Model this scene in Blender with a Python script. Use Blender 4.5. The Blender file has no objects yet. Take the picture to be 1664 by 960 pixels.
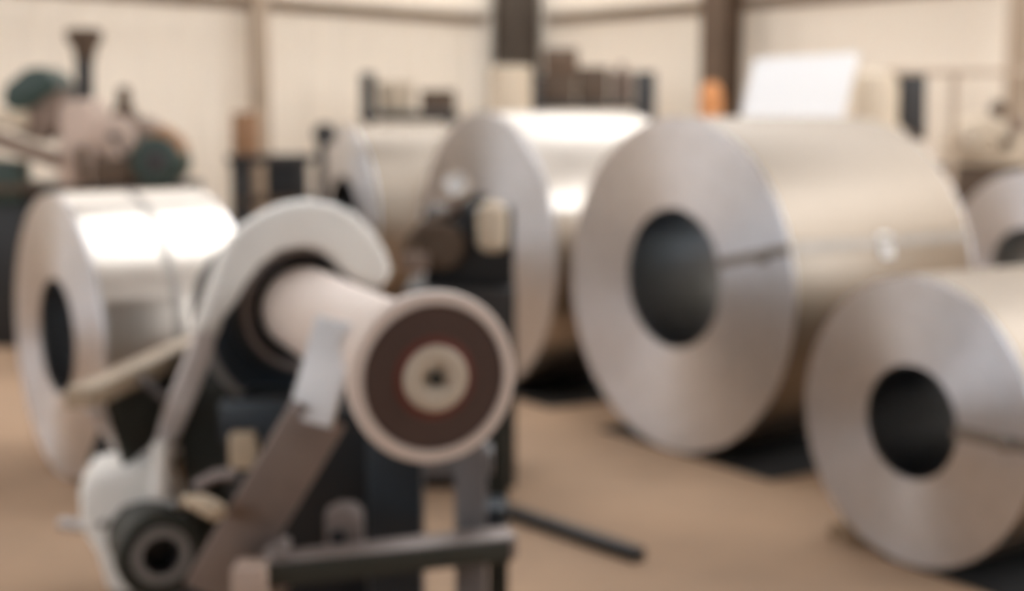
import bpy, bmesh, math, random
from mathutils import Vector, Matrix
random.seed(7)
S = bpy.context.scene
C = S.collection
# ------------------------------------------------------------------ camera, sky, exposure
FPX, PITCH, EYE = 2200.0, 0.1266, 1.306
cd = bpy.data.cameras.new('camera')
cam = bpy.data.objects.new('camera', cd); C.objects.link(cam)
cam.location = (0, 0, EYE); cam.rotation_euler = (math.pi/2 - PITCH, 0, 0)
cd.sensor_width = 36.0; cd.lens = FPX * 36.0 / 1664.0
cd.clip_start = 0.05; cd.clip_end = 200
cd.dof.use_dof = True; cd.dof.focus_distance = 1.0; cd.dof.aperture_fstop = 2.9
S.camera = cam

w = bpy.data.worlds.new('overcast_sky'); S.world = w; w.use_nodes = True
bg = w.node_tree.nodes['Background']
bg.inputs[0].default_value = (0.93, 0.96, 1.0, 1); bg.inputs[1].default_value = 1.0

S.view_settings.view_transform = 'Standard'; S.view_settings.look = 'None'
S.view_settings.gamma = 1.0; S.view_settings.use_curve_mapping = False
S.view_settings.exposure = 2.7

# ------------------------------------------------------------------ materials
MATS = {}
def mat(name, col, rough=0.6, metal=0.0, noise=0.0, nscale=8.0, col2=None, aniso=0.0, bump=0.0, spec=0.5, rvar=0.0):
    if name in MATS: return MATS[name]
    m = bpy.data.materials.new(name); m.use_nodes = True
    nt = m.node_tree; b = nt.nodes['Principled BSDF']
    b.inputs['Base Color'].default_value = (*col, 1)
    b.inputs['Roughness'].default_value = rough; b.inputs['Metallic'].default_value = metal
    b.inputs['Specular IOR Level'].default_value = spec
    tc = nt.nodes.new('ShaderNodeTexCoord')
    if noise or bump or rvar:
        n = nt.nodes.new('ShaderNodeTexNoise'); n.inputs['Scale'].default_value = nscale
        n.inputs['Detail'].default_value = 6; n.inputs['Roughness'].default_value = 0.6
        nt.links.new(tc.outputs['Object'], n.inputs['Vector'])
        if noise:
            r = nt.nodes.new('ShaderNodeValToRGB')
            c2 = col2 or tuple(max(0, c * (1 - noise)) for c in col)
            r.color_ramp.elements[0].color = (*c2, 1); r.color_ramp.elements[1].color = (*col, 1)
            r.color_ramp.elements[0].position = 0.3; r.color_ramp.elements[1].position = 0.68
            nt.links.new(n.outputs['Fac'], r.inputs['Fac']); nt.links.new(r.outputs['Color'], b.inputs['Base Color'])
        if rvar:
            mr = nt.nodes.new('ShaderNodeMapRange')
            mr.inputs['To Min'].default_value = max(0.02, rough - rvar); mr.inputs['To Max'].default_value = min(1, rough + rvar)
            nt.links.new(n.outputs['Fac'], mr.inputs['Value']); nt.links.new(mr.outputs['Result'], b.inputs['Roughness'])
        if bump:
            bp = nt.nodes.new('ShaderNodeBump'); bp.inputs['Strength'].default_value = bump; bp.inputs['Distance'].default_value = 0.01
            nt.links.new(n.outputs['Fac'], bp.inputs['Height']); nt.links.new(bp.outputs['Normal'], b.inputs['Normal'])
    if aniso:
        b.inputs['Anisotropic'].default_value = aniso; b.inputs['Anisotropic Rotation'].default_value = 0.25
        t = nt.nodes.new('ShaderNodeTangent'); t.direction_type = 'RADIAL'; t.axis = 'Z'
        nt.links.new(t.outputs['Tangent'], b.inputs['Tangent'])
    MATS[name] = m
    return m

M_floor = mat('dusty_concrete', (0.42, 0.27, 0.165), 0.8, noise=0.28, nscale=1.3, bump=0.1, rvar=0.15)
M_wall = mat('cream_cladding', (0.88, 0.77, 0.63), 0.6, noise=0.06, nscale=0.6)
M_blocker = mat('dark_blocker_wall', (0.10, 0.08, 0.065), 0.7, noise=0.1, nscale=0.8)  # kept dark so the added walls bounce little light
M_roof = mat('roof_sheet', (0.30, 0.24, 0.18), 0.7, noise=0.1, nscale=0.8)
M_col_dark = mat('dark_brown_steel', (0.060, 0.042, 0.028), 0.6, noise=0.3, nscale=4)
M_col_brown = mat('brown_steel', (0.13, 0.078, 0.045), 0.6, noise=0.3, nscale=4)
M_col_pale = mat('pale_brown_steel', (0.46, 0.35, 0.25), 0.6, noise=0.15, nscale=4)
M_girt = mat('tan_girt_steel', (0.34, 0.25, 0.17), 0.6, noise=0.2, nscale=3)
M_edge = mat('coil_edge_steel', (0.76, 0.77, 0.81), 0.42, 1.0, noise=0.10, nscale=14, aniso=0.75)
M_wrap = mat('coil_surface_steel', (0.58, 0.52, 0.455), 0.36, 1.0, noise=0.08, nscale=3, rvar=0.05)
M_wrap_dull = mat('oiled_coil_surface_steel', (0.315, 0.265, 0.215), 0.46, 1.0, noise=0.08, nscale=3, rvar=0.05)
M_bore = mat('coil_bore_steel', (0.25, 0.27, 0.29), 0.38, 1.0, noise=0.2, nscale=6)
M_strap = mat('strapping_steel', (0.34, 0.31, 0.28), 0.5, 1.0, noise=0.2, nscale=9)
M_matt_white = mat('matt_white', (0.90, 0.89, 0.87), 0.7, noise=0.03, nscale=6)
M_flat_black = mat('flat_black', (0.02, 0.02, 0.02), 0.8, noise=0.3, nscale=9)
M_timber = mat('pale_timber', (0.42, 0.30, 0.19), 0.8, noise=0.3, nscale=9)
M_black = mat('black_paint', (0.012, 0.014, 0.016), 0.5, noise=0.4, nscale=6)
M_blue = mat('blue_black_paint', (0.022, 0.034, 0.046), 0.45, noise=0.3, nscale=5)
M_grey = mat('grey_paint', (0.16, 0.15, 0.15), 0.5, noise=0.25, nscale=5)
M_olive = mat('olive_black_paint', (0.035, 0.038, 0.030), 0.55, noise=0.3, nscale=6)
M_pink = mat('pale_roller_coat', (0.76, 0.645, 0.57), 0.5, noise=0.08, nscale=5)
M_brown = mat('red_brown_disc', (0.085, 0.048, 0.038), 0.55, noise=0.15, nscale=8)
M_red = mat('worn_red_ring', (0.17, 0.045, 0.032), 0.55, noise=0.3, nscale=18)
M_cream = mat('cream_plastic', (0.62, 0.53, 0.42), 0.5, noise=0.08, nscale=8)
M_white = mat('white_enamel', (0.88, 0.86, 0.81), 0.45, noise=0.06, nscale=5)
M_steelbar = mat('bright_steel', (0.66, 0.64, 0.63), 0.35, 0.8, noise=0.12, nscale=6)
M_tail = mat('light_warm_grey', (0.68, 0.62, 0.59), 0.5, noise=0.15, nscale=8)
M_lightbar = mat('pale_grey_paint', (0.74, 0.74, 0.75), 0.4, noise=0.08, nscale=6)
M_ring = mat('worn_grey_ring', (0.30, 0.28, 0.265), 0.45, noise=0.2, nscale=12)
M_block = mat('pale_pink_paint', (0.56, 0.43, 0.35), 0.6, noise=0.1, nscale=6)
M_dullbar = mat('dull_brown_steel', (0.30, 0.25, 0.23), 0.5, 0.5, noise=0.25, nscale=6)
M_lit_tan = mat('lit_tan', (0.50, 0.39, 0.27), 0.6, noise=0.2, nscale=6)
M_green = mat('bottle_green_paint', (0.022, 0.046, 0.035), 0.45, noise=0.2, nscale=6)
M_mauve = mat('mauve_grey_casting', (0.23, 0.16, 0.12), 0.6, noise=0.25, nscale=4)
M_rust = mat('rust_brown_paint', (0.34, 0.175, 0.085), 0.7, noise=0.3, nscale=5)
M_umber = mat('umber_cardboard', (0.11, 0.072, 0.046), 0.8, noise=0.25, nscale=5)
M_orange = mat('orange_paint', (0.60, 0.24, 0.075), 0.55, noise=0.1, nscale=5)
M_dcream = mat('dusty_cream_paint', (0.60, 0.49, 0.36), 0.6, noise=0.12, nscale=4)
M_sheet = mat('bright_white_sheet', (0.76, 0.745, 0.73), 0.5, noise=0.03, nscale=3)
M_charcoal = mat('charcoal_paint', (0.035, 0.032, 0.030), 0.55, noise=0.3, nscale=5)
M_chrome = mat('polished_metal', (0.80, 0.76, 0.70), 0.15, 1.0)

# ------------------------------------------------------------------ helpers
def ray(px, py):
    u, v = (px - 832) / FPX, (480 - py) / FPX
    c, s = math.cos(PITCH), math.sin(PITCH)
    return Vector((u, c + v * s, -s + v * c))
def at(px, py, Y):
    d = ray(px, py); return Vector((0, 0, EYE)) + d * (Y / d.y)
def ground(px, py, z=0.0):
    d = ray(px, py); return Vector((0, 0, EYE)) + d * ((z - EYE) / d.z)
def thing(name, label, cat, loc, rz=0.0, group=None):
    o = bpy.data.objects.new(name, None); C.objects.link(o)
    o.empty_display_size = 0.1; o.location = loc; o.rotation_euler = (0, 0, rz)
    o['label'] = label; o['category'] = cat
    if group: o['group'] = group
    return o
def tag(o, label, cat, group=None):
    o['label'] = label; o['category'] = cat
    if group: o['group'] = group
    return o
def root_of(p):
    v = Vector((0, 0, 0))
    while p is not None: v += p.location; p = p.parent
    return v
def finish(name, bm, m, parent=None, smooth=True, origin=None, ang=35):
    """world-space bmesh -> one mesh object; origin at parent's base or at given point"""
    bmesh.ops.recalc_face_normals(bm, faces=bm.faces)
    base = root_of(parent) if parent is not None else (Vector(origin) if origin is not None else Vector((0, 0, 0)))
    bmesh.ops.translate(bm, verts=bm.verts, vec=-base)
    if smooth:
        for f in bm.faces: f.smooth = True
        for e in bm.edges:
            if len(e.link_faces) == 2 and e.calc_face_angle(0) > math.radians(ang): e.smooth = False
    me = bpy.data.meshes.new(name); bm.to_mesh(me); bm.free()
    me.materials.append(m)
    o = bpy.data.objects.new(name, me); C.objects.link(o)
    if parent is not None: o.parent = parent
    else: o.location = base
    return o
def frame(z):
    z = Vector(z).normalized()
    up = Vector((0, 0, 1)) if abs(z.z) < 0.95 else Vector((0, 1, 0))
    x = up.cross(z).normalized(); y = z.cross(x)
    return x, y, z
def a_box(bm, c, size, rz=0.0, bev=0.0, rot=None):
    r = bmesh.ops.create_cube(bm, size=1.0)
    vs = r['verts']
    bmesh.ops.scale(bm, verts=vs, vec=Vector(size))
    if bev:
        es = list({e for v in vs for e in v.link_edges})
        rr = bmesh.ops.bevel(bm, geom=es, offset=min(bev, min(size) * 0.45), segments=2, affect='EDGES', profile=0.5)
        vs = list({v for f in rr['faces'] for v in f.verts} | {v for v in vs if v.is_valid})
        # bevel returns only new faces; gather the connected island
        seen = set(vs); st = list(vs)
        while st:
            v = st.pop()
            for e in v.link_edges:
                o = e.other_vert(v)
                if o not in seen: seen.add(o); st.append(o)
        vs = list(seen)
    mtx = Matrix.Translation(Vector(c)) @ (rot.to_4x4() if rot is not None else Matrix.Rotation(rz, 4, 'Z'))
    bmesh.ops.transform(bm, matrix=mtx, verts=vs)
def a_bar(bm, p0, p1, wdt, thk, up=(0, 0, 1), bev=0.0):
    """rectangular bar from p0 to p1; thk measured along up, wdt across"""
    p0, p1 = Vector(p0), Vector(p1)
    z = (p1 - p0); L = z.length; z.normalize()
    u = Vector(up); u = (u - z * u.dot(z)).normalized(); x = u.cross(z)
    rot = Matrix((x, u, z)).transposed()
    a_box(bm, (p0 + p1) / 2, (wdt, thk, L), bev=bev, rot=rot)
def a_lathe(bm, o, axis, prof, n=40, close=False):
    """prof: (s, r) along axis from o"""
    o = Vector(o); x, y, z = frame(axis)
    rings = []
    for s, r in prof:
        if r < 1e-5: rings.append([bm.verts.new(o + z * s)])
        else: rings.append([bm.verts.new(o + z * s + x * (r * math.cos(2*math.pi*k/n)) + y * (r * math.sin(2*math.pi*k/n))) for k in range(n)])
    pairs = list(zip(rings, rings[1:]))
    if close: pairs.append((rings[-1], rings[0]))
    for a, b in pairs:
        for k in range(n):
            j = (k + 1) % n
            q = [a[k % len(a)], a[j % len(a)], b[j % len(b)], b[k % len(b)]]
            u = []
            for v in q:
                if v not in u: u.append(v)
            if len(u) > 2:
                try: bm.faces.new(u)
                except ValueError: pass
def a_cyl(bm, p0, p1, r, n=24, bev=0.0, r2=None):
    p0, p1 = Vector(p0), Vector(p1); L = (p1 - p0).length; r2 = r if r2 is None else r2
    b = min(bev, L * .4, r * .4)
    pr = [(0, 0), (0, r - b), (b, r), (L - b, r2), (L, r2 - b), (L, 0)] if b else [(0, 0), (0, r), (L, r2), (L, 0)]
    a_lathe(bm, p0, p1 - p0, pr, n)
def a_prism(bm, pts, vec, bev=0.0):
    vec = Vector(vec)
    a = [bm.verts.new(Vector(p)) for p in pts]; b = [bm.verts.new(Vector(p) + vec) for p in pts]
    n = len(pts)
    fs = [bm.faces.new(a), bm.faces.new(list(reversed(b)))]
    for k in range(n): fs.append(bm.faces.new([a[(k+1) % n], a[k], b[k], b[(k+1) % n]]))
    bmesh.ops.recalc_face_normals(bm, faces=fs)
    if bev:
        es = list({e for f in fs[:2] for e in f.edges})
        bmesh.ops.bevel(bm, geom=es, offset=bev, segments=3, affect='EDGES', profile=0.5)
def a_tube(bm, pts, r, n=10):
    pts = [Vector(p) for p in pts]; rings = []
    for i, p in enumerate(pts):
        t = (pts[min(i+1, len(pts)-1)] - pts[max(i-1, 0)]); x, y, z = frame(t)
        rr = r[i] if isinstance(r, (list, tuple)) else r
        rings.append([bm.verts.new(p + x*rr*math.cos(2*math.pi*k/n) + y*rr*math.sin(2*math.pi*k/n)) for k in range(n)])
    for a, b in zip(rings, rings[1:]):
        for k in range(n): bm.faces.new([a[k], a[(k+1) % n], b[(k+1) % n], b[k]])
    bm.faces.new(rings[0]); bm.faces.new(list(reversed(rings[-1])))
def NB(): return bmesh.new()
def struct(o): o['kind'] = 'structure'; return o
def box_obj(name, c, size, m, parent=None, rz=0.0, bev=0.006, origin=None):
    bm = NB(); a_box(bm, c, size, rz, bev); return finish(name, bm, m, parent, origin=origin)
def cyl_obj(name, p0, p1, r, m, parent=None, n=24, bev=0.004, r2=None, origin=None):
    bm = NB(); a_cyl(bm, p0, p1, r, n, bev, r2); return finish(name, bm, m, parent, origin=origin)
def lathe_obj(name, o, axis, prof, m, parent=None, n=40, origin=None):
    bm = NB(); a_lathe(bm, o, axis, prof, n); return finish(name, bm, m, parent, origin=origin)

# ------------------------------------------------------------------ the hall
CORNER = Vector((0.05, 13.0, 0)); DL = Vector((-math.cos(.75), -math.sin(.75), 0)); DR = Vector((math.sin(.75), -math.cos(.75), 0))
WL, WH = 15.0, 4.6
bm = NB(); a_box(bm, (0, 1.5, -0.05), (44, 34, 0.1)); struct(finish('floor', bm, M_floor, smooth=False))
def clad_wall(name, d, inward):
    bm = NB(); pts = []
    pitch, dep = 0.30, 0.014; s = 0.0
    while s < WL:
        pts += [(s, 0), (s + .17, 0), (s + .20, dep), (s + .27, dep)]; s += pitch
    lo = [bm.verts.new(CORNER + d*a + inward*o) for a, o in pts]; hi = [bm.verts.new(CORNER + d*a + inward*o + Vector((0, 0, WH))) for a, o in pts]
    for k in range(len(pts) - 1): bm.faces.new([lo[k], lo[k+1], hi[k+1], hi[k]])
    r = bmesh.ops.extrude_face_region(bm, geom=list(bm.faces))
    bmesh.ops.translate(bm, verts=[g for g in r['geom'] if isinstance(g, bmesh.types.BMVert)], vec=-inward * 0.05)
    return struct(finish(name, bm, M_wall, smooth=False))
clad_wall('wall_left', DL, DR); clad_wall('wall_right', DR, DL)
# roof: rooflight strips added to brighten both walls, bays set for coil highlights
bm = NB()
rot = Matrix.Rotation(math.atan2(DL.y, DL.x), 4, 'Z').to_3x3()
def roof_panel(a0, a1, b0, b1):            # a: along DL, b: along DR, measured from the corner
    a_box(bm, CORNER + DL*((a0+a1)/2) + DR*((b0+b1)/2) + Vector((0, 0, WH + .06)), (a1-a0, b1-b0, .08), rot=rot)
EAVE = 1.1
la = [EAVE, 2.2, 3.4, 5.8, WL]; lb = [EAVE, 3.0, 3.6, 4.3, 7.0, 8.8, 13.0]
OPEN = {(0, 2), (2, 2), (2, 3), (0, 5), (1, 5)}      # open rooflight bays
for i in range(len(la) - 1):
    for j in range(len(lb) - 1):
        if (i, j) not in OPEN: roof_panel(la[i], la[i+1], lb[j], lb[j+1])
struct(finish('ceiling', bm, M_roof, smooth=False))

# unseen wall added behind camera to darken coil flanks, opening for left coil highlight
bm = NB()
def wall_piece(a0, a1, z0, z1):
    a_box(bm, CORNER + DL*((a0+a1)/2) + DR*13.0 + Vector((0, 0, (z0+z1)/2)), (a1-a0, .08, z1-z0), rot=rot)
OA0, OA1, OZ0, OZ1 = 0.8, 4.2, 1.3, 3.9
wall_piece(0, OA0, 0, WH); wall_piece(OA1, WL, 0, WH); wall_piece(OA0, OA1, 0, OZ0); wall_piece(OA0, OA1, OZ1, WH); wall_piece((OA0+OA1)/2 - .06, (OA0+OA1)/2 + .06, OZ0, OZ1)
struct(finish('wall_front_blocker', bm, M_blocker, smooth=False))

# far left side: unseen wall added to darken the coil gaps, long opening above
bm = NB()
def wall_piece2(b0, b1, z0, z1):
    a_box(bm, CORNER + DR*((b0+b1)/2) + DL*WL + Vector((0, 0, (z0+z1)/2)), (.08, b1-b0, z1-z0), rot=rot)
wall_piece2(0, 1.5, 0, WH); wall_piece2(12, 13, 0, WH); wall_piece2(1.5, 12, 0, 2.6); wall_piece2(1.5, 12, 4.3, WH)
struct(finish('wall_back_blocker', bm, M_blocker, smooth=False))

def on_left(px, off=0.0):
    """point on the left wall seen at image column px, at floor level"""
    u = (px - 832) / FPX
    t = (u * CORNER.y - CORNER.x) / (DL.x - u * DL.y); return CORNER + DL * t + DR * off
def on_right(px, off=0.0):
    u = (px - 832) / FPX
    t = (u * CORNER.y - CORNER.x) / (DR.x - u * DR.y); return CORNER + DR * t + DL * off
tn = [0]
def trim(bm, m):
    tn[0] += 1; return struct(finish('trim_%d' % tn[0], bm, m))
def h_column(p, d, inward, wdt, dep, m):
    bm = NB(); rz = math.atan2(d.y, d.x); h = WH - 0.05
    a_box(bm, p + inward * (dep - .008) + Vector((0, 0, h/2)), (wdt, .016, h), rz); a_box(bm, p + inward * .008 + Vector((0, 0, h/2)), (wdt, .016, h), rz)
    a_box(bm, p + inward * (dep/2) + Vector((0, 0, h/2)), (.014, dep - .033, h), rz)
    a_box(bm, p + inward * (dep/2) + Vector((0, 0, .012)), (wdt + .1, dep + .1, .024), rz)
    return trim(bm, m)
# corner stanchion
bm = NB(); a_box(bm, CORNER + (DL + DR) * .20 + Vector((0, 0, WH/2 - .02)), (.30, .30, WH - .06), math.atan2(DL.y, DL.x), .01)
trim(bm, M_col_dark)
h_column(on_right(1200, .16), DR, DL, .24, .22, M_col_brown)
h_column(on_left(405, .16), DL, DR, .11, .10, M_col_pale)
h_column(on_right(1664, .16), DR, DL, .11, .10, M_col_pale)
for d, inw in ((DL, DR), (DR, DL)):        # girts (angle-section rails) on each wall
    for z in (0.55, 2.29, 3.6):
        bm = NB(); s0, s1 = .45, 14.6
        a_bar(bm, CORNER + d*s0 + inw*.10 + Vector((0, 0, z)), CORNER + d*s1 + inw*.10 + Vector((0, 0, z)), .09, .012)
        a_bar(bm, CORNER + d*s0 + inw*.062 + Vector((0, 0, z - .045)), CORNER + d*s1 + inw*.062 + Vector((0, 0, z - .045)), .012, .085)
        trim(bm, M_girt)

# ------------------------------------------------------------------ steel coils
def coil(x, y, yaw, R, r, W, label, up=0.0, seams=(), rings=(), patchpos=None, seed=1, gaps=9, wm=None, z=0.0):
    """coil lying on its side on the floor; local Z = coil axis pointing from the far end to the front face"""
    rnd = random.Random(seed); wm = wm or M_wrap
    ax = Vector((-math.sin(yaw), -math.cos(yaw), 0))           # towards the viewer
    t = thing('steel_coil', label, 'steel coil', (x, y, z), 0, 'steel coils')
    X = Vector((math.cos(yaw), -math.sin(yaw), 0))             # right-hand side of the front face
    M = Matrix(((X.x, 0, ax.x, 0), (X.y, 0, ax.y, 0), (0, 1, 0, R), (0, 0, 0, 1)))
    def lathe_part(name, prof, m, n=96, parent=t, ecc=True):
        bm = NB(); rings_ = []
        for s, q in prof:
            e = up * (R - q) / (R - r) if ecc else 0.0          # sagging: bore sits a little high
            rings_.append([bm.verts.new((q*math.cos(2*math.pi*k/n), q*math.sin(2*math.pi*k/n) + e, s)) for k in range(n)])
        for a, b in zip(rings_, rings_[1:]):
            for k in range(n): bm.faces.new([a[k], a[(k+1) % n], b[(k+1) % n], b[k]])
        return loc_finish(name, bm, m, parent)
    def loc_finish(name, bm, m, parent=t):
        bmesh.ops.recalc_face_normals(bm, faces=bm.faces)
        for f in bm.faces: f.smooth = True
        for e in bm.edges:
            if len(e.link_faces) == 2 and e.calc_face_angle(0) > math.radians(40): e.smooth = False
        me = bpy.data.meshes.new(name); bm.to_mesh(me); bm.free(); me.materials.append(m)
        o = bpy.data.objects.new(name, me); C.objects.link(o); o.parent = parent
        if parent is t: o.matrix_local = M
        return o
    def face_prof(s0, sg):
        p = []; N = gaps; q = r
        for k in range(N):
            q0 = r + (R - r) * k / N; q1 = r + (R - r) * (k + 1) / N
            o = rnd.uniform(-.0012, .0012) * sg
            p += [(s0 + o, q0), (s0 + o, q1)]
        return p
    fp = face_prof(0, 1); bp = face_prof(-W, -1)
    lathe_part('wound_strip_edge', [(-.012, r)] + fp + [(-.012, R)], M_edge)
    lathe_part('wound_strip_edge', [(-W + .012, r)] + bp + [(-W + .012, R)], M_edge)
    lathe_part('outer_wrap', [(-.004, R - .001), (-.006, R), (-W + .006, R), (-W + .004, R - .001)], wm)
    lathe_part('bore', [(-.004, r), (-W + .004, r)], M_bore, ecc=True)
    # outer strip end: one lap of the last wrap, ending in a step on the far side
    bm = NB(); n = 24; lapA = math.radians(100)
    vs = []
    for k in range(n + 1):
        a = math.radians(20) + lapA * k / n
        for q in (R + .0005, R + .003):
            for s in (-.008, -W + .008): vs.append(bm.verts.new((q*math.cos(a), q*math.sin(a), s)))
    for k in range(n):
        b0, b1 = vs[4*k:4*k+4], vs[4*k+4:4*k+8]
        for i, j in ((0, 1), (3, 2), (2, 0), (1, 3)): bm.faces.new([b0[i], b0[j], b1[j], b1[i]])
    bm.faces.new([vs[0], vs[1], vs[3], vs[2]]); bm.faces.new([vs[-4], vs[-2], vs[-1], vs[-3]])
    loc_finish('strip_end_lap', bm, wm)
    th_, wd = .0035, .034
    for a in seams:                                            # eye straps: through the bore, over the face, along the wrap
        bm = NB(); ca, sa = math.cos(a), math.sin(a); tx, ty = -sa, ca
        def pt(q, s, side):
            e = up * (R - q) / (R - r)
            return Vector((q*ca + tx*side*wd/2, q*sa + ty*side*wd/2 + e, s))
        path_o = [(r - .010, -.06), (r - .010, .008), (R + .009, .008), (R + .009, -W - .008)]
        path_i = [(r - .010 + th_, -.06), (r - .010 + th_, .008 - th_), (R + .009 - th_, .008 - th_), (R + .009 - th_, -W - .008)]
        g = [[bm.verts.new(pt(q, s, sd)) for q, s in pp] for pp in (path_o, path_i) for sd in (-1, 1)]
        for k in range(3):
            for A, B in ((0, 1), (3, 2), (2, 0), (1, 3)): bm.faces.new([g[A][k], g[B][k], g[B][k+1], g[A][k+1]])
        for k in (0, 3): bm.faces.new([g[0][k], g[1][k], g[3][k], g[2][k]])
        so = loc_finish('eye_strap', bm, M_strap)
        bm = NB(); a_box(bm, (0, 0, 0), (.05, .044, .012), bev=.003)
        bmesh.ops.transform(bm, matrix=Matrix.Translation(((r*.35 + R*.65)*ca, (r*.35 + R*.65)*sa, .009)) @ Matrix.Rotation(a, 4, 'Z'), verts=bm.verts)
        loc_finish('strap_seal', bm, M_strap, so)
    for s in rings:                                            # circumferential straps
        lathe_part('girth_strap', [(-s - .016, R + .001), (-s - .016, R + .006), (-s + .016, R + .006), (-s + .016, R + .001)], M_strap, ecc=False)
    if patchpos:
        a, s, hw, hl = patchpos; bm = NB(); n = 6; q0, q1 = R + .004, R + .0055
        vs = []
        for k in range(n + 1):
            b = a + hw * (2*k/n - 1) / R
            for q in (q0, q1):
                for ss in (s - hl, s + hl): vs.append(bm.verts.new((q*math.cos(b), q*math.sin(b), -ss)))
        for k in range(n):
            b0, b1 = vs[4*k:4*k+4], vs[4*k+4:4*k+8]
            for i, j in ((0, 1), (3, 2), (2, 0), (1, 3)): bm.faces.new([b0[i], b0[j], b1[j], b1[i]])
        bm.faces.new([vs[0], vs[1], vs[3], vs[2]]); bm.faces.new([vs[-4], vs[-2], vs[-1], vs[-3]])
        loc_finish('white_patch', bm, M_matt_white)['label'] = 'small white patch'  # small white patch on the wrap
    return t
coil(.632, 5.31, .974, .66, .278, 1.0, 'largest steel coil right of centre with wide open bore and white patch', up=.030, seams=(.30,), rings=(), patchpos=(math.radians(16), .50, .046, .032), seed=3, wm=M_wrap_dull, z=.008)
coil(1.168, 3.894, 1.01, .428, .170, 1.1, 'small nearest steel coil cut off by the right edge', seams=(0.02,), wm=M_wrap_dull, z=.008, seed=5)
coil(-1.682, 4.94, .95, .526, .215, .56, 'steel coil at far left seen almost side on with narrow bore', rings=(.27,), seed=8)
coil(-.146, 6.64, 1.03, .675, .257, .85, 'middle steel coil partly hidden behind the roller machine and gauges', z=.008, seed=11)
coil(-1.16, 9.3, 1.10, .65, .30, 1.0, 'farthest steel coil standing behind the white hooked guard arm', wm=M_wrap_dull, seed=13)
coil(2.88, 7.6, 1.0, .52, .20, .7, 'dull steel coil half out of frame behind the largest coil', wm=M_wrap_dull, seed=17)

# chocks
def chock(p, d, a_, L, H, wdt, m, label):
    bm = NB(); p = Vector((p.x, p.y, 0)); a_prism(bm, [p, p - d*L, p - d*L*.85 + Vector((0, 0, H)), p - d*L*.55 + Vector((0, 0, H))], a_ * wdt, bev=.006)
    return tag(finish('coil_chock', bm, m, origin=p), label, 'chock', 'chocks under the coils')
# contact line of a coil of radius R at floor: chock tip tucked under the left flank
def chock_for(x, y, yaw, R, off, L, H, wdt, m, label, inset):
    d = Vector((math.cos(yaw), -math.sin(yaw), 0)); a2 = Vector((math.sin(yaw), math.cos(yaw), 0))
    return chock(Vector((x, y, 0)) - d * off + a2 * inset, d, a2, L, H, wdt, m, label)
def sheet_under(x, y, yaw, u0, u1, W, label):  # thin black sheet laid flat beneath a coil
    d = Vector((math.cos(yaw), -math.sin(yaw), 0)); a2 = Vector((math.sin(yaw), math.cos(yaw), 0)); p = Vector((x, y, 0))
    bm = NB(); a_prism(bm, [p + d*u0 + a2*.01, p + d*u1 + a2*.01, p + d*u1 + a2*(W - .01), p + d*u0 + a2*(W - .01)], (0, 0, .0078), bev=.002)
    return tag(finish('black_sheet', bm, M_flat_black, origin=p + d*((u0+u1)/2) + a2*(W/2)), label, 'mat', 'black sheets under the coils')
sheet_under(.632, 5.31, .974, -.46, .56, 1.0, 'thin black sheet under the largest coil right of centre')
sheet_under(1.168, 3.894, 1.01, -.10, .46, 1.1, 'thin black sheet under the small nearest coil at right')
sheet_under(-.146, 6.64, 1.03, -.46, .60, .85, 'thin black sheet under the middle coil')
chock_for(1.168, 3.894, 1.01, .428, .20, .14, .050, .25, M_timber, 'small pale timber chock wedged under the small nearest coil', .02)

# ------------------------------------------------------------------ roller machine in front
N_ = at(707, 614, 2.60); F_ = at(497, 503, 3.58); F_.z = N_.z = (F_.z + N_.z) / 2
AX = (N_ - F_); LEN = AX.length; AX.normalize(); SX = Vector((0, 0, 1)).cross(AX).normalized() * 1.0   # SX: to the right of the machine
if SX.x < 0: SX = -SX
def onplane(px, py, s):
    """point of the machine's cross-section plane at distance s along the roller axis"""
    o = F_ + AX * s; d = ray(px, py); e = Vector((0, 0, EYE))
    return e + d * ((o - e).dot(AX) / d.dot(AX))
mc = thing('roller_machine', 'pale roller machine with brown end disc and white hooked guard arm in front', 'machine', (F_.x + .1, F_.y - .3, 0))
lathe_obj('roller', F_, AX, [(-.05, .0), (-.05, .112), (LEN*.55, .112), (LEN - .10, .112), (LEN - .075, .118), (LEN - .058, .135), (LEN - .055, .0)], M_pink, mc, 56)
fl = lathe_obj('roller_flange', F_, AX, [(LEN - .056, .08), (LEN - .056, .155), (LEN - .050, .166), (LEN - .012, .172), (LEN, .168), (LEN + .002, .146), (LEN - .006, .143), (LEN - .006, .08)], M_pink, mc, 64)
lathe_obj('end_disc', F_, AX, [(LEN - .008, .05), (LEN - .008, .143), (LEN - .001, .142), (LEN - .001, .086), (LEN - .001, .05)], M_brown, fl, 64)
lathe_obj('worn_ring', F_, AX, [(LEN - .004, .05), (LEN - .004, .084), (LEN + .001, .082), (LEN + .002, .05)], M_red, fl, 48)
hub = lathe_obj('hub', F_, AX, [(LEN - .004, .014), (LEN - .004, .066), (LEN + .008, .065), (LEN + .014, .058), (LEN + .014, .036), (LEN + .002, .024), (LEN + .000, .014)], M_cream, fl, 48)
lathe_obj('axle_nut', F_, AX, [(LEN, 0), (LEN, .015), (LEN + .012, .015), (LEN + .012, .0)], M_olive, fl, 6)
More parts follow.
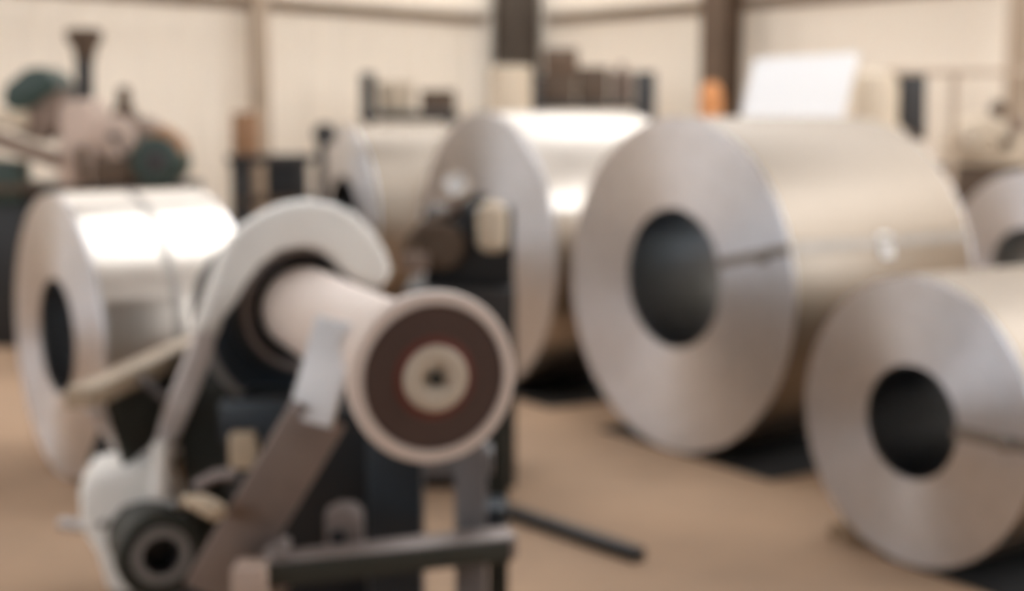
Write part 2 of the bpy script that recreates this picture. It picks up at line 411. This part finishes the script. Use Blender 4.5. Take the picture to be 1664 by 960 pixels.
# black bearing flange behind the roller with lighter rims
bf = lathe_obj('bearing_flange', F_, AX, [(-.10, 0), (-.10, .188), (-.03, .188), (-.02, .180), (-.02, .150), (-.045, .146), (-.045, 0)], M_black, mc, 56)
lathe_obj('flange_rim', F_, AX, [(-.026, .150), (-.026, .166), (-.012, .166), (-.012, .150), (-.026, .150)], M_dullbar, bf, 56)
hb = lathe_obj('gear_housing', F_ + Vector((0, 0, -.05)), AX, [(-.40, 0), (-.40, .22), (-.38, .245), (-.13, .245), (-.105, .225), (-.105, 0)], M_blue, mc, 56)
lathe_obj('housing_rim', F_ + Vector((0, 0, -.05)), AX, [(-.135, .245), (-.135, .258), (-.115, .258), (-.112, .235), (-.135, .245)], M_ring, hb, 56)
# white hooked guard arm (arched band, straight tapering tail)
gout = [(318, 540), (330, 506), (346, 462), (360, 422), (376, 392), (400, 366), (432, 346), (468, 331), (505, 325), (545, 331), (580, 348), (610, 378), (630, 410), (639, 436), (634, 458), (618, 468), (598, 466)]
gin = [(578, 456), (560, 440), (535, 415), (512, 405), (495, 402), (459, 408), (426, 430), (403, 460), (386, 492), (366, 516), (356, 545)]
bm = NB(); a_prism(bm, [onplane(px, py, .055) for px, py in gout + gin], -AX * .085, bev=.020)
ga = finish('guard_arm', bm, M_white, mc, ang=60)
tl = [(325, 530), (354, 538), (338, 600), (310, 668), (302, 690), (284, 724), (256, 724), (262, 690), (270, 664), (294, 606)]
bm = NB(); a_prism(bm, [onplane(px, py, .035) for px, py in tl], -AX * .045, bev=.010); finish('guard_tail', bm, M_tail, mc, ang=60)  # tail greyer than the arched band
p0, p1 = at(264, 716, 3.37), at(263, 812, 3.35)
cl = cyl_obj('clevis', p0, p1, .028, M_white, mc, 20, .010)
cyl_obj('clevis_pin', p0 - SX * .045 + Vector((0, 0, -.03)), p0 + SX * .045 + Vector((0, 0, -.03)), .010, M_steelbar, cl, 12, .002)
# tension arm of two overlapped flat bars running down to the lower left
sA = LEN * .62
q0, q1, q2 = at(550, 520, 2.85), at(503, 686, 2.80), at(336, 965, 2.84)
nrm = Vector((-.25, -.85, .45)).normalized(); nrm2 = Vector((.30, -.92, .15)).normalized()
bm = NB(); a_bar(bm, q0, q1, .106, .016, up=nrm, bev=.005); ua = finish('tension_arm', bm, M_lightbar, mc)
bm = NB(); a_bar(bm, q1 + (q1 - q2).normalized()*.03 - nrm*.017, q2 - nrm*.017, .128, .016, up=nrm2, bev=.005); finish('lower_arm', bm, M_dullbar, mc)
for k in (-1, 1):
    cpt = q1 + SX * (.03 * k) + (q0 - q1).normalized() * .03
    bm = NB(); a_lathe(bm, cpt + nrm * .006, nrm, [(0, 0), (0, .012), (.008, .012), (.008, 0)], 6); finish('bolt', bm, M_dullbar, ua)
qm = q0 + (q1 - q0) * .18; ap = F_ + AX * ((qm - F_).dot(AX))
bm = NB(); a_bar(bm, qm, qm + (ap - qm) * .55 , .06, .05, up=AX, bev=.004); finish('arm_lug', bm, M_lightbar, ua)
# collar where the arm wraps the roller
lathe_obj('arm_collar', F_ + AX * (LEN*.60), AX, [(0, .1115), (0, .114), (.13, .114), (.13, .1115)], M_pink, mc, 48)
# pedestal: dark housing and side plates under the roller
def px_box(name, x0, x1, y0, y1, Y, dep, m, parent, rz=0.0, bev=.008):
    """upright box whose front face spans the given picture rectangle at depth Y"""
    a, b = at(x0, y1, Y), at(x1, y0, Y)
    return box_obj(name, ((a.x + b.x)/2, Y + dep/2, (a.z + b.z)/2), (b.x - a.x, dep, b.z - a.z), m, parent, rz, bev)
px_box('pedestal', 372, 600, 668, 915, 3.30, .34, M_black, mc)
px_box('side_plate', 300, 392, 590, 905, 3.72, .05, M_olive, mc)
px_box('under_tray', 356, 480, 655, 720, 3.22, .06, M_blue, mc)
def floor_box(name, x0, x1, ytop, Y, dep, m, parent, bev=.01):
    a, b = at(x0, ytop, Y), at(x1, ytop, Y)
    return box_obj(name, ((a.x + b.x)/2, Y + dep/2, a.z/2), (b.x - a.x, dep, a.z), m, parent, 0, bev)
# posts down to the floor
def post(name, x0, x1, ytop, Y, dep, m):
    a, b = at(x0, ytop, Y), at(x1, ytop, Y)
    return box_obj(name, ((a.x + b.x)/2, Y + dep/2, a.z/2), (b.x - a.x, dep, a.z), m, mc, 0, .006)
post('post', 596, 684, 700, 3.12, .11, M_blue); post('post', 738, 790, 720, 3.00, .07, M_grey)
post('post', 792, 826, 640, 3.22, .10, M_olive); post('post', 372, 402, 880, 3.45, .06, M_black)
px_box('head_plate', 690, 800, 735, 775, 3.02, .10, M_grey, mc)
px_box('clamp_block', 776, 822, 826, 872, 3.06, .12, M_blue, mc)
px_box('foot_block', 376, 430, 924, 990, 2.72, .08, M_block, mc)
# sill rails tying posts, pedestal and motor together at floor level
bm = NB(); a_bar(bm, (-1.02, 3.55, .04), (.0, 3.28, .04), .10, .08, bev=.006); finish('sill_rail', bm, M_blue, mc)
bm = NB(); a_bar(bm, (-.36, 3.05, .045), (-.0, 3.05, .045), .09, .08, bev=.006); finish('sill_rail', bm, M_blue, mc)
box_obj('pedestal_foot', (-.52, 3.47, .17), (.30, .20, .30), M_black, mc)
# crossbar, bracket and clamp
bm = NB(); a_bar(bm, at(428, 925, 2.80), at(832, 880, 2.96), .085, .052, bev=.004); cb = finish('crossbar', bm, M_dullbar, mc)
bm = NB(); a_bar(bm, at(428, 936, 2.757), at(830, 893, 2.915), .012, .050, bev=.002); finish('crossbar_web', bm, M_olive, cb)
px_box('end_plate', 428, 462, 893, 972, 2.78, .10, M_dullbar, mc)
bm = NB(); c = at(556, 858, 2.95)
outer = [(528, 836), (548, 826), (572, 828), (586, 842), (588, 896), (528, 900)]
a_prism(bm, [at(px, py, 2.92) for px, py in outer], (0, .07, 0), bev=.004); br = finish('bracket', bm, M_dullbar, mc)
cyl_obj('bracket_bolt', at(548, 876, 2.90), at(548, 876, 2.90) + Vector((0, .03, 0)), .018, M_black, br, 16, .003)
# lever and lower linkage
bm = NB(); a_tube(bm, [at(300, 812, 2.80), at(328, 818, 2.76), at(352, 830, 2.73), at(360, 834, 2.72)], [.012, .020, .022, .012], 14); finish('lever', bm, M_lit_tan, mc)
px_box('stop_block', 372, 412, 706, 764, 3.18, .08, M_lit_tan, mc)
bm = NB(); a_tube(bm, [at(318, 790, 3.05), at(350, 772, 3.05), at(384, 770, 3.05)], .014, 10); finish('link_rod', bm, M_dullbar, mc)
# side beam: tan colour puts in its lit top edge, dark web below, strut
b0, b1 = at(128, 648, 3.25), at(318, 562, 3.95)
bm = NB(); a_bar(bm, b0, b1, .075, .052, bev=.006); tb = finish('side_beam', bm, M_lit_tan, mc)
bm = NB(); wv = (b1 - b0).normalized(); dn = Vector((0, 0, -1))
a_prism(bm, [b0 + wv*.12 + dn*.02, b1 + dn*.02, b1 + dn*.30, b0 + wv*.25 + dn*.30], Vector((.02, .02, 0)), bev=.004); finish('beam_web', bm, M_olive, tb)
bm = NB(); a_bar(bm, at(152, 664, 3.35), at(236, 778, 3.74), .040, .02, up=(0, -1, 0), bev=.004); finish('strut', bm, M_tail, mc)
bm = NB(); a_prism(bm, [at(px, py, 3.84) for px, py in ((172, 668), (140, 752), (150, 768), (240, 768))], (0, .03, 0), bev=.004); finish('black_plate', bm, M_black, mc)  # black plate filling the triangle behind the strut
bm = NB(); a_bar(bm, at(228, 612, 3.40), at(290, 668, 3.45), .022, .014, up=(0, -1, 0), bev=.003); finish('strut', bm, M_grey, mc)
# lower left motor: white housing and dark hollow-shaft flange facing the viewer
mo = at(262, 902, 3.28); KM = 1.29; max_ = (AX * 1.0 + SX * .05 + Vector((0, 0, .02))).normalized()
hpts = [(128, 800), (150, 772), (200, 762), (235, 752), (262, 775), (288, 800), (300, 840), (285, 900), (240, 950), (205, 975), (175, 962), (158, 905), (132, 862)]
bm = NB(); a_prism(bm, [at(px, py, 3.43) for px, py in hpts], (-.06, .24, 0.0), bev=.03); mh = finish('motor_housing', bm, M_white, mc, ang=60)
floor_box('mounting_foot', 180, 300, 950, 3.44, .24, M_grey, mc)
mf = lathe_obj('shaft_flange', mo, max_, [(a_*KM, b_*KM) for a_, b_ in [(-.16, 0), (-.16, .078), (-.05, .080), (-.04, .086), (.0, .086), (.008, .080), (.010, .062), (.004, .058), (.004, .036), (-.06, .034), (-.06, .0)]], M_olive, mc, 48)
lathe_obj('bearing_ring', mo, max_, [(a_*KM, b_*KM) for a_, b_ in [(.002, .037), (.008, .039), (.009, .056), (.002, .058), (.002, .037)]], M_ring, mf, 40)
lathe_obj('hollow_shaft', mo, max_, [(a_*KM, b_*KM) for a_, b_ in [(-.058, 0), (-.058, .0355), (.003, .0365), (.003, .034), (-.05, .033), (-.05, 0)]], M_black, mf, 32)
bm = NB(); pb = at(96, 850, 3.5); a_cyl(bm, pb, at(150, 856, 3.5), .016, 12, .003); gl = finish('cable_gland', bm, M_steelbar, mc)
for px, py in ((204, 826), (205, 876), (168, 850)):
    bm = NB(); a_cyl(bm, at(px, py, 3.43), at(px, py, 3.43) + Vector((0, -.014, 0)), .010, 10, .002); finish('screw', bm, M_grey, mh)

# ------------------------------------------------------------------ gauge unit behind the roller
GY = 4.75
gu = thing('hydraulic_unit', 'dark pump unit with two pale round gauges before the middle coil', 'pump', (at(746, 640, GY).x, GY + .2, 0))
floor_box('tank', 655, 838, 470, GY, .42, M_charcoal, gu)
px_box('pump_block', 690, 835, 340, 472, GY + .06, .28, M_black, gu)
cyl_obj('pump_motor', at(716, 400, GY), at(716, 400, GY) + Vector((0, .3, 0)), .085, M_umber, gu, 28, .012)
def gauge(px, py, Y, r, tilt):
    p = at(px, py, Y); g = lathe_obj('gauge', p, tilt, [(-.05, 0), (-.05, r*.9), (-.04, r), (.0, r), (.004, r*.93), (-.004, r*.9), (-.004, 0)], M_dcream, gu, 32)
    lathe_obj('gauge_dial', p, tilt, [(-.003, 0), (-.003, r*.88), (-.001, r*.88), (-.001, 0)], M_matt_white, g, 32)
    x_, y_, z_ = frame(tilt); bm = NB(); a_bar(bm, p + z_*.001 - y_*r*.15, p + z_*.001 + (x_*.5 + y_*.6)*r, .004, .002, up=z_); finish('gauge_needle', bm, M_black, g)
    return g
gauge(740, 299, GY - .02, .046, (-.1, -1, .25)); cyl_obj('gauge_stem', at(738, 322, GY + .02), at(738, 352, GY + .08), .016, M_mauve, gu, 12)
lathe_obj('filter_bowl', at(800, 408, GY + .02), (0, 0, 1), [(0, 0), (.0, .03), (.02, .052), (.12, .056), (.16, .045), (.18, .02), (.18, 0)], M_dcream, gu, 28)
bm = NB(); a_tube(bm, [at(660, 425, GY), at(664, 395, GY), at(684, 372, GY), at(712, 352, GY + .05), at(745, 345, GY + .08)], .020, 12); finish('hose', bm, M_umber, gu)
bm = NB(); a_tube(bm, [at(745, 345, GY + .08), at(775, 318, GY + .06), at(800, 330, GY + .05)], .018, 12); finish('hose', bm, M_charcoal, gu)
cyl_obj('valve_body', at(676, 412, GY - .02), at(676, 440, GY - .02), .045, M_mauve, gu, 20)

# bar on the floor
g0, g1 = ground(812, 826, .02), ground(1040, 902, .02)
bm = NB(); a_bar(bm, g0, g1, .05, .04, bev=.004); tag(finish('steel_bar', bm, M_charcoal, origin=g1 * 1), 'dark flat steel bar lying on the concrete floor', 'bar')

# ------------------------------------------------------------------ background, left
LY = 7.8
lm = thing('milling_machine', 'brown machine tool with green covers behind the far left coil', 'machine', (at(120, 300, LY).x, LY + .3, 0))
def pxp(name, pts, Y, dep, m, parent, bev=.01):
    bm = NB(); a_prism(bm, [at(px, py, Y) for px, py in pts], (0, dep, 0), bev=bev); return finish(name, bm, m, parent, ang=50)
def px_cyl_y(name, px, py, rpx, Y, dep, m, parent):
    p = at(px, py, Y); return cyl_obj(name, p, p + Vector((0, dep, 0)), rpx * Y / FPX, m, parent, 32, .012)
floor_box('base', -40, 285, 300, LY + .05, .7, M_black, lm)
pxp('head_cover', [(2, 168), (6, 140), (40, 112), (62, 108), (82, 120), (94, 142), (70, 160), (48, 176), (24, 184)], LY, .35, M_green, lm, .015)
pxp('head', [(26, 184), (50, 174), (92, 146), (104, 160), (100, 200), (60, 230), (20, 214)], LY + .03, .30, M_mauve, lm)
col = cyl_obj('column', at(137, 172, LY + .15), at(137, 84, LY + .15), .052, M_charcoal, lm, 24, .004)
a0 = at(138, 96, LY + .15)
lathe_obj('column_cap', a0, (0, 0, 1), [(0, 0), (0, .058), (.06, .066), (.11, .100), (.16, .104), (.172, .08), (.172, 0)], M_umber, lm, 28)
pxp('knee', [(96, 168), (140, 160), (152, 185), (148, 302), (92, 302)], LY + .02, .35, M_block, lm, .02)
pxp('casting', [(146, 215), (178, 196), (225, 190), (250, 205), (270, 222), (270, 300), (146, 300)], LY + .06, .30, M_mauve, lm, .02)
lathe_obj('spindle', at(203, 198, LY + .15), (0, 0, 1), [(0, 0), (0, .085), (.05, .075), (.10, .045), (.20, .034), (.205, 0)], M_umber, lm, 24)
px_box('dark_gap_strip', 124, 140, 236, 300, LY + .0, .06, M_umber, lm)  # dark strip put in for the shaded gap between knee and casting
px_cyl_y('gear_cover', 186, 222, 34, LY + .03, .12, M_block, lm)
bm = NB(); hp = at(186, 222, LY + .02); a_cyl(bm, hp, hp + Vector((0, -.06, 0)), .025, 16, .004); a_tube(bm, [hp + Vector((0, -.05, 0)), hp + Vector((.06, -.06, -.09)), hp + Vector((.09, -.065, -.14))], .012, 8); finish('crank', bm, M_charcoal, lm)
px_box('saddle', 150, 214, 262, 300, LY + .02, .10, M_umber, lm)
px_box('coolant_tray', -36, 60, 300, 312, LY - .04, .30, M_umber, lm)
px_cyl_y('motor', 252, 262, 40, LY - .02, .30, M_green, lm)
px_cyl_y('motor_cap', 252, 262, 20, LY - .035, .03, M_charcoal, lm)
pxp('motor_bracket', [(238, 215), (262, 204), (290, 228), (294, 262), (284, 262), (276, 236)], LY + .02, .2, M_rust, lm)
bm = NB(); a_bar(bm, at(-30, 218, LY - .08), at(98, 262, LY - .02), .05, .09, up=(0, 0, 1), bev=.006); finish('overarm', bm, M_mauve, lm)
px_box('table', -30, 40, 180, 208, LY - .02, .3, M_dcream, lm)
pxp('apron', [(-40, 255), (30, 262), (34, 330), (-40, 330)], LY - .02, .2, M_green, lm)
# rusty drum on a trestle by the thin column
Y1 = 9.0
tr = thing('trestle_stand', 'dark low trestle stand beside the thin pale column', 'stand', (at(420, 300, Y1).x, Y1 + .2, 0))
px_box('top', 368, 500, 252, 266, Y1, .4, M_charcoal, tr)
floor_box('leg', 374, 408, 262, Y1 + .02, .08, M_charcoal, tr); floor_box('leg', 484, 498, 262, Y1 + .02, .08, M_charcoal, tr)
px_box('panel', 432, 486, 264, 322, Y1 + .05, .05, M_black, tr)
px_box('shelf', 378, 496, 322, 334, Y1 + .02, .35, M_umber, tr)
z0 = at(400, 251, Y1 + .18); tag(lathe_obj('rusty_drum', z0, (0, 0, 1), [(0, 0), (0, .085), (.02, .09), (.13, .09), (.135, .094), (.145, .09), (.27, .088), (.28, .08), (.28, 0)], M_rust, None, 28, origin=z0), 'rusty brown tin standing on the dark trestle stand', 'tin')
z0 = at(352, 252, Y1 + .3)
# round black knob machine end behind far coil
kn = thing('grinder', 'small dark pedestal grinder peeping above the farthest coil', 'grinder', (at(522, 300, 9.05).x - .02, 9.15, 0))
floor_box('stem', 514, 528, 232, 9.1, .06, M_charcoal, kn); px_cyl_y('wheel_guard', 526, 218, 18, 9.05, .1, M_charcoal, kn)
# bench with box and pale tub, behind far coil
Y2 = 10.6
bn = thing('work_bench', 'dark workbench with upright end post behind the farthest coil', 'bench', (at(655, 190, Y2).x, Y2 + .2, 0))
px_box('top', 584, 742, 181, 197, Y2, .45, M_charcoal, bn); px_box('end_post', 586, 608, 118, 182, Y2 + .02, .10, M_charcoal, bn)
floor_box('leg', 590, 606, 196, Y2 + .03, .07, M_charcoal, bn); floor_box('leg', 722, 738, 196, Y2 + .03, .07, M_charcoal, bn)
z0 = at(643, 181, Y2 + .2); tag(lathe_obj('tub', z0, (0, 0, 1), [(0, 0), (0, .11), (.02, .125), (.20, .14), (.205, .147), (.225, .147), (.225, .135), (.05, .12), (.05, 0)], M_dcream, None, 28, origin=z0), 'pale cream tub standing on the dark workbench', 'tub')
a = at(712, 181, Y2 + .25); tag(box_obj('toolbox', (a.x, Y2 + .25, a.z + .085), (.27, .25, .165), M_umber, None, 0, .012, origin=(a.x, Y2 + .25, a.z)), 'dark brown toolbox on the right end of the workbench', 'toolbox')
a = at(672, 181, Y2 + .1)
# pale drum standing behind middle coil
Y3 = 8.4; a = at(828, 108, Y3)
pr = thing('paper_roll', 'tall pale cream roll standing on end behind the middle coil', 'roll', (a.x, Y3, 0))
lathe_obj('wrapped_roll', (a.x, Y3, 0), (0, 0, 1), [(0, .04), (0, .125), (.01, .135), (a.z - .01, .135), (a.z, .125), (a.z, .04), (a.z - .04, .038), (0, .04)], M_dcream, pr, 36)
lathe_obj('core', (a.x, Y3, 0), (0, 0, 1), [(.01, .03), (.01, .038), (a.z + .005, .038), (a.z + .005, .03)], M_umber, pr, 24)
# storage rack with boxes, right of the corner stanchion
Y4 = 10.2
rk = thing('storage_rack', 'dark brown storage rack of stacked stores right of the corner stanchion', 'rack', (at(965, 180, Y4).x, Y4 + .2, 0))
for x0, x1 in ((862, 878), (1032, 1066)):
    floor_box('upright', x0, x1, 116, Y4, .06, M_charcoal, rk); floor_box('upright', x0, x1, 124, Y4 + .42, .06, M_charcoal, rk)
for yy in (168, 300): px_box('shelf', 860, 1066, yy, yy + 10, Y4 + .02, .48, M_charcoal, rk)
def store(name, x0, x1, y0, y1, Y, dep, m, label, cat, bev=.012):
    a_, b_ = at(x0, y1, Y), at(x1, y0, Y)
    return tag(box_obj(name, ((a_.x + b_.x)/2, Y + dep/2, (a_.z + b_.z)/2), (b_.x - a_.x, dep, b_.z - a_.z), m, None, 0, bev, origin=((a_.x + b_.x)/2, Y + dep/2, a_.z)), label, cat)
store('crate', 878, 936, 122, 167.6, Y4 + .08, .3, M_umber, 'lower dark crate on the rack beside the corner stanchion', 'crate')
store('crate', 884, 940, 78, 121.6, Y4 + .1, .26, M_col_brown, 'upper dark brown crate topmost on the storage rack', 'crate')
store('carton', 940, 990, 108, 167.6, Y4 + .1, .3, M_umber, 'brown carton in the middle of the storage rack', 'carton')
z0 = at(1010, 167.6, Y4 + .25); tag(lathe_obj('tin', z0, (0, 0, 1), [(0, 0), (0, .085), (.24, .085), (.245, .08), (.25, .03), (.30, .025), (.30, 0)], M_mauve, None, 24, origin=z0), 'tan tin with a short neck on the rack', 'tin')
# orange bin beside brown column
Y5 = 9.6; a = at(1156, 130, Y5)
ob = thing('orange_cylinder', 'orange gas cylinder standing beside the brown column', 'gas cylinder', (a.x, Y5, 0))
lathe_obj('cylinder_body', (a.x, Y5, 0), (0, 0, 1), [(0, 0), (0, .075), (.02, .082), (a.z - .10, .082), (a.z - .04, .06), (a.z - .01, .03), (a.z - .01, 0)], M_orange, ob, 28)
lathe_obj('valve', (a.x, Y5, a.z - .012), (0, 0, 1), [(0, 0), (0, .022), (.03, .022), (.035, .03), (.06, .03), (.06, 0)], M_umber, ob, 16)
# white sheet stack leaning
Y6 = 7.9
bm = NB(); P = [at(1226, 96, Y6), at(1396, 86, Y6), at(1340, 300, Y6 - .1), at(1178, 300, Y6 - .1)]
dn = (P[3] - P[0]); k = P[0].z / -dn.z; P[3] = P[0] + dn * k; dn = (P[2] - P[1]); k = P[1].z / -dn.z; P[2] = P[1] + dn * k
a_prism(bm, P, (.02, .06, 0), bev=.004); tag(finish('white_board', bm, M_sheet, origin=(P[2] + P[3]) / 2), 'tilted bright white board standing behind the largest coil', 'board')
# cream drum and dark upright frame at the right
Y7 = 8.25; a = at(1424, 116, Y7)
bd = thing('cream_drum', 'cream drum standing right of the white board', 'drum', (a.x, Y7, 0))
lathe_obj('drum_body', (a.x, Y7, 0), (0, 0, 1), [(0, 0), (0, .125), (.02, .135), (.5, .135), (.52, .142), (.54, .135), (1.0, .135), (1.02, .142), (1.04, .135), (a.z - .08, .135), (a.z - .02, .11), (a.z, .06), (a.z, 0)], M_dcream, bd, 36)
lathe_obj('bung', (a.x + .03, Y7 - .02, a.z - .003), (0, 0, 1), [(0, 0), (0, .022), (.012, .022), (.012, 0)], M_umber, bd, 12)
Y8 = 8.6
fr = thing('gantry_stand', 'open steel stand with one thick charcoal upright at right', 'stand', (at(1560, 200, Y8).x, Y8 + .05, 0))
px_box('top_rail', 1440, 1690, 113, 122, Y8 + .02, .06, M_col_pale, fr)
pxp('charcoal_upright', [(1462, 122), (1506, 122), (1504, 228), (1494, 226), (1462, 196)], Y8 - .02, .12, M_charcoal, fr, .006)
floor_box('post', 1548, 1560, 121, Y8 + .03, .04, M_col_pale, fr); floor_box('post', 1476, 1490, 190, Y8 + .03, .04, M_col_pale, fr); floor_box('post', 1676, 1688, 121, Y8 + .03, .04, M_col_pale, fr)
# pale machine head with knobs above the half hidden coil
Y9 = 8.9
vm = thing('valve_machine', 'pale machine with cluster of knobs and wheels at the right edge', 'machine', (at(1600, 220, Y9).x, Y9 + .2, 0))
floor_box('base', 1546, 1668, 268, Y9 + .05, .4, M_umber, vm)
pxp('body', [(1556, 268), (1550, 232), (1566, 200), (1600, 188), (1636, 196), (1668, 210), (1668, 268)], Y9 + .06, .3, M_dcream, vm, .02)
def ring(name, px, py, R_, r_, Y, m):
    p = at(px, py, Y); bm = NB(); a_tube(bm, [p + Vector((R_*math.cos(t), -.02, R_*math.sin(t))) for t in [2*math.pi*k/20 for k in range(21)]], r_, 8)
    a_bar(bm, p + Vector((-R_, -.02, 0)), p + Vector((R_, -.02, 0)), .012, .012); a_cyl(bm, p + Vector((0, -.03, 0)), p + Vector((0, .08, 0)), .018, 12)
    return finish(name, bm, m, vm)
ring('hand_wheel', 1604, 238, .075, .014, Y9 + .0, M_dcream); ring('hand_wheel', 1576, 222, .05, .012, Y9 + .0, M_cream)
px_cyl_y('knob', 1626, 176, 12, Y9 + .08, .1, M_umber, vm); px_cyl_y('knob', 1638, 232, 10, Y9 + .0, .1, M_umber, vm); px_cyl_y('knob', 1656, 205, 12, Y9 + .02, .1, M_mauve, vm)
cyl_obj('knob_stem', at(1626, 200, Y9 + .13), at(1626, 178, Y9 + .13), .02, M_mauve, vm, 12)
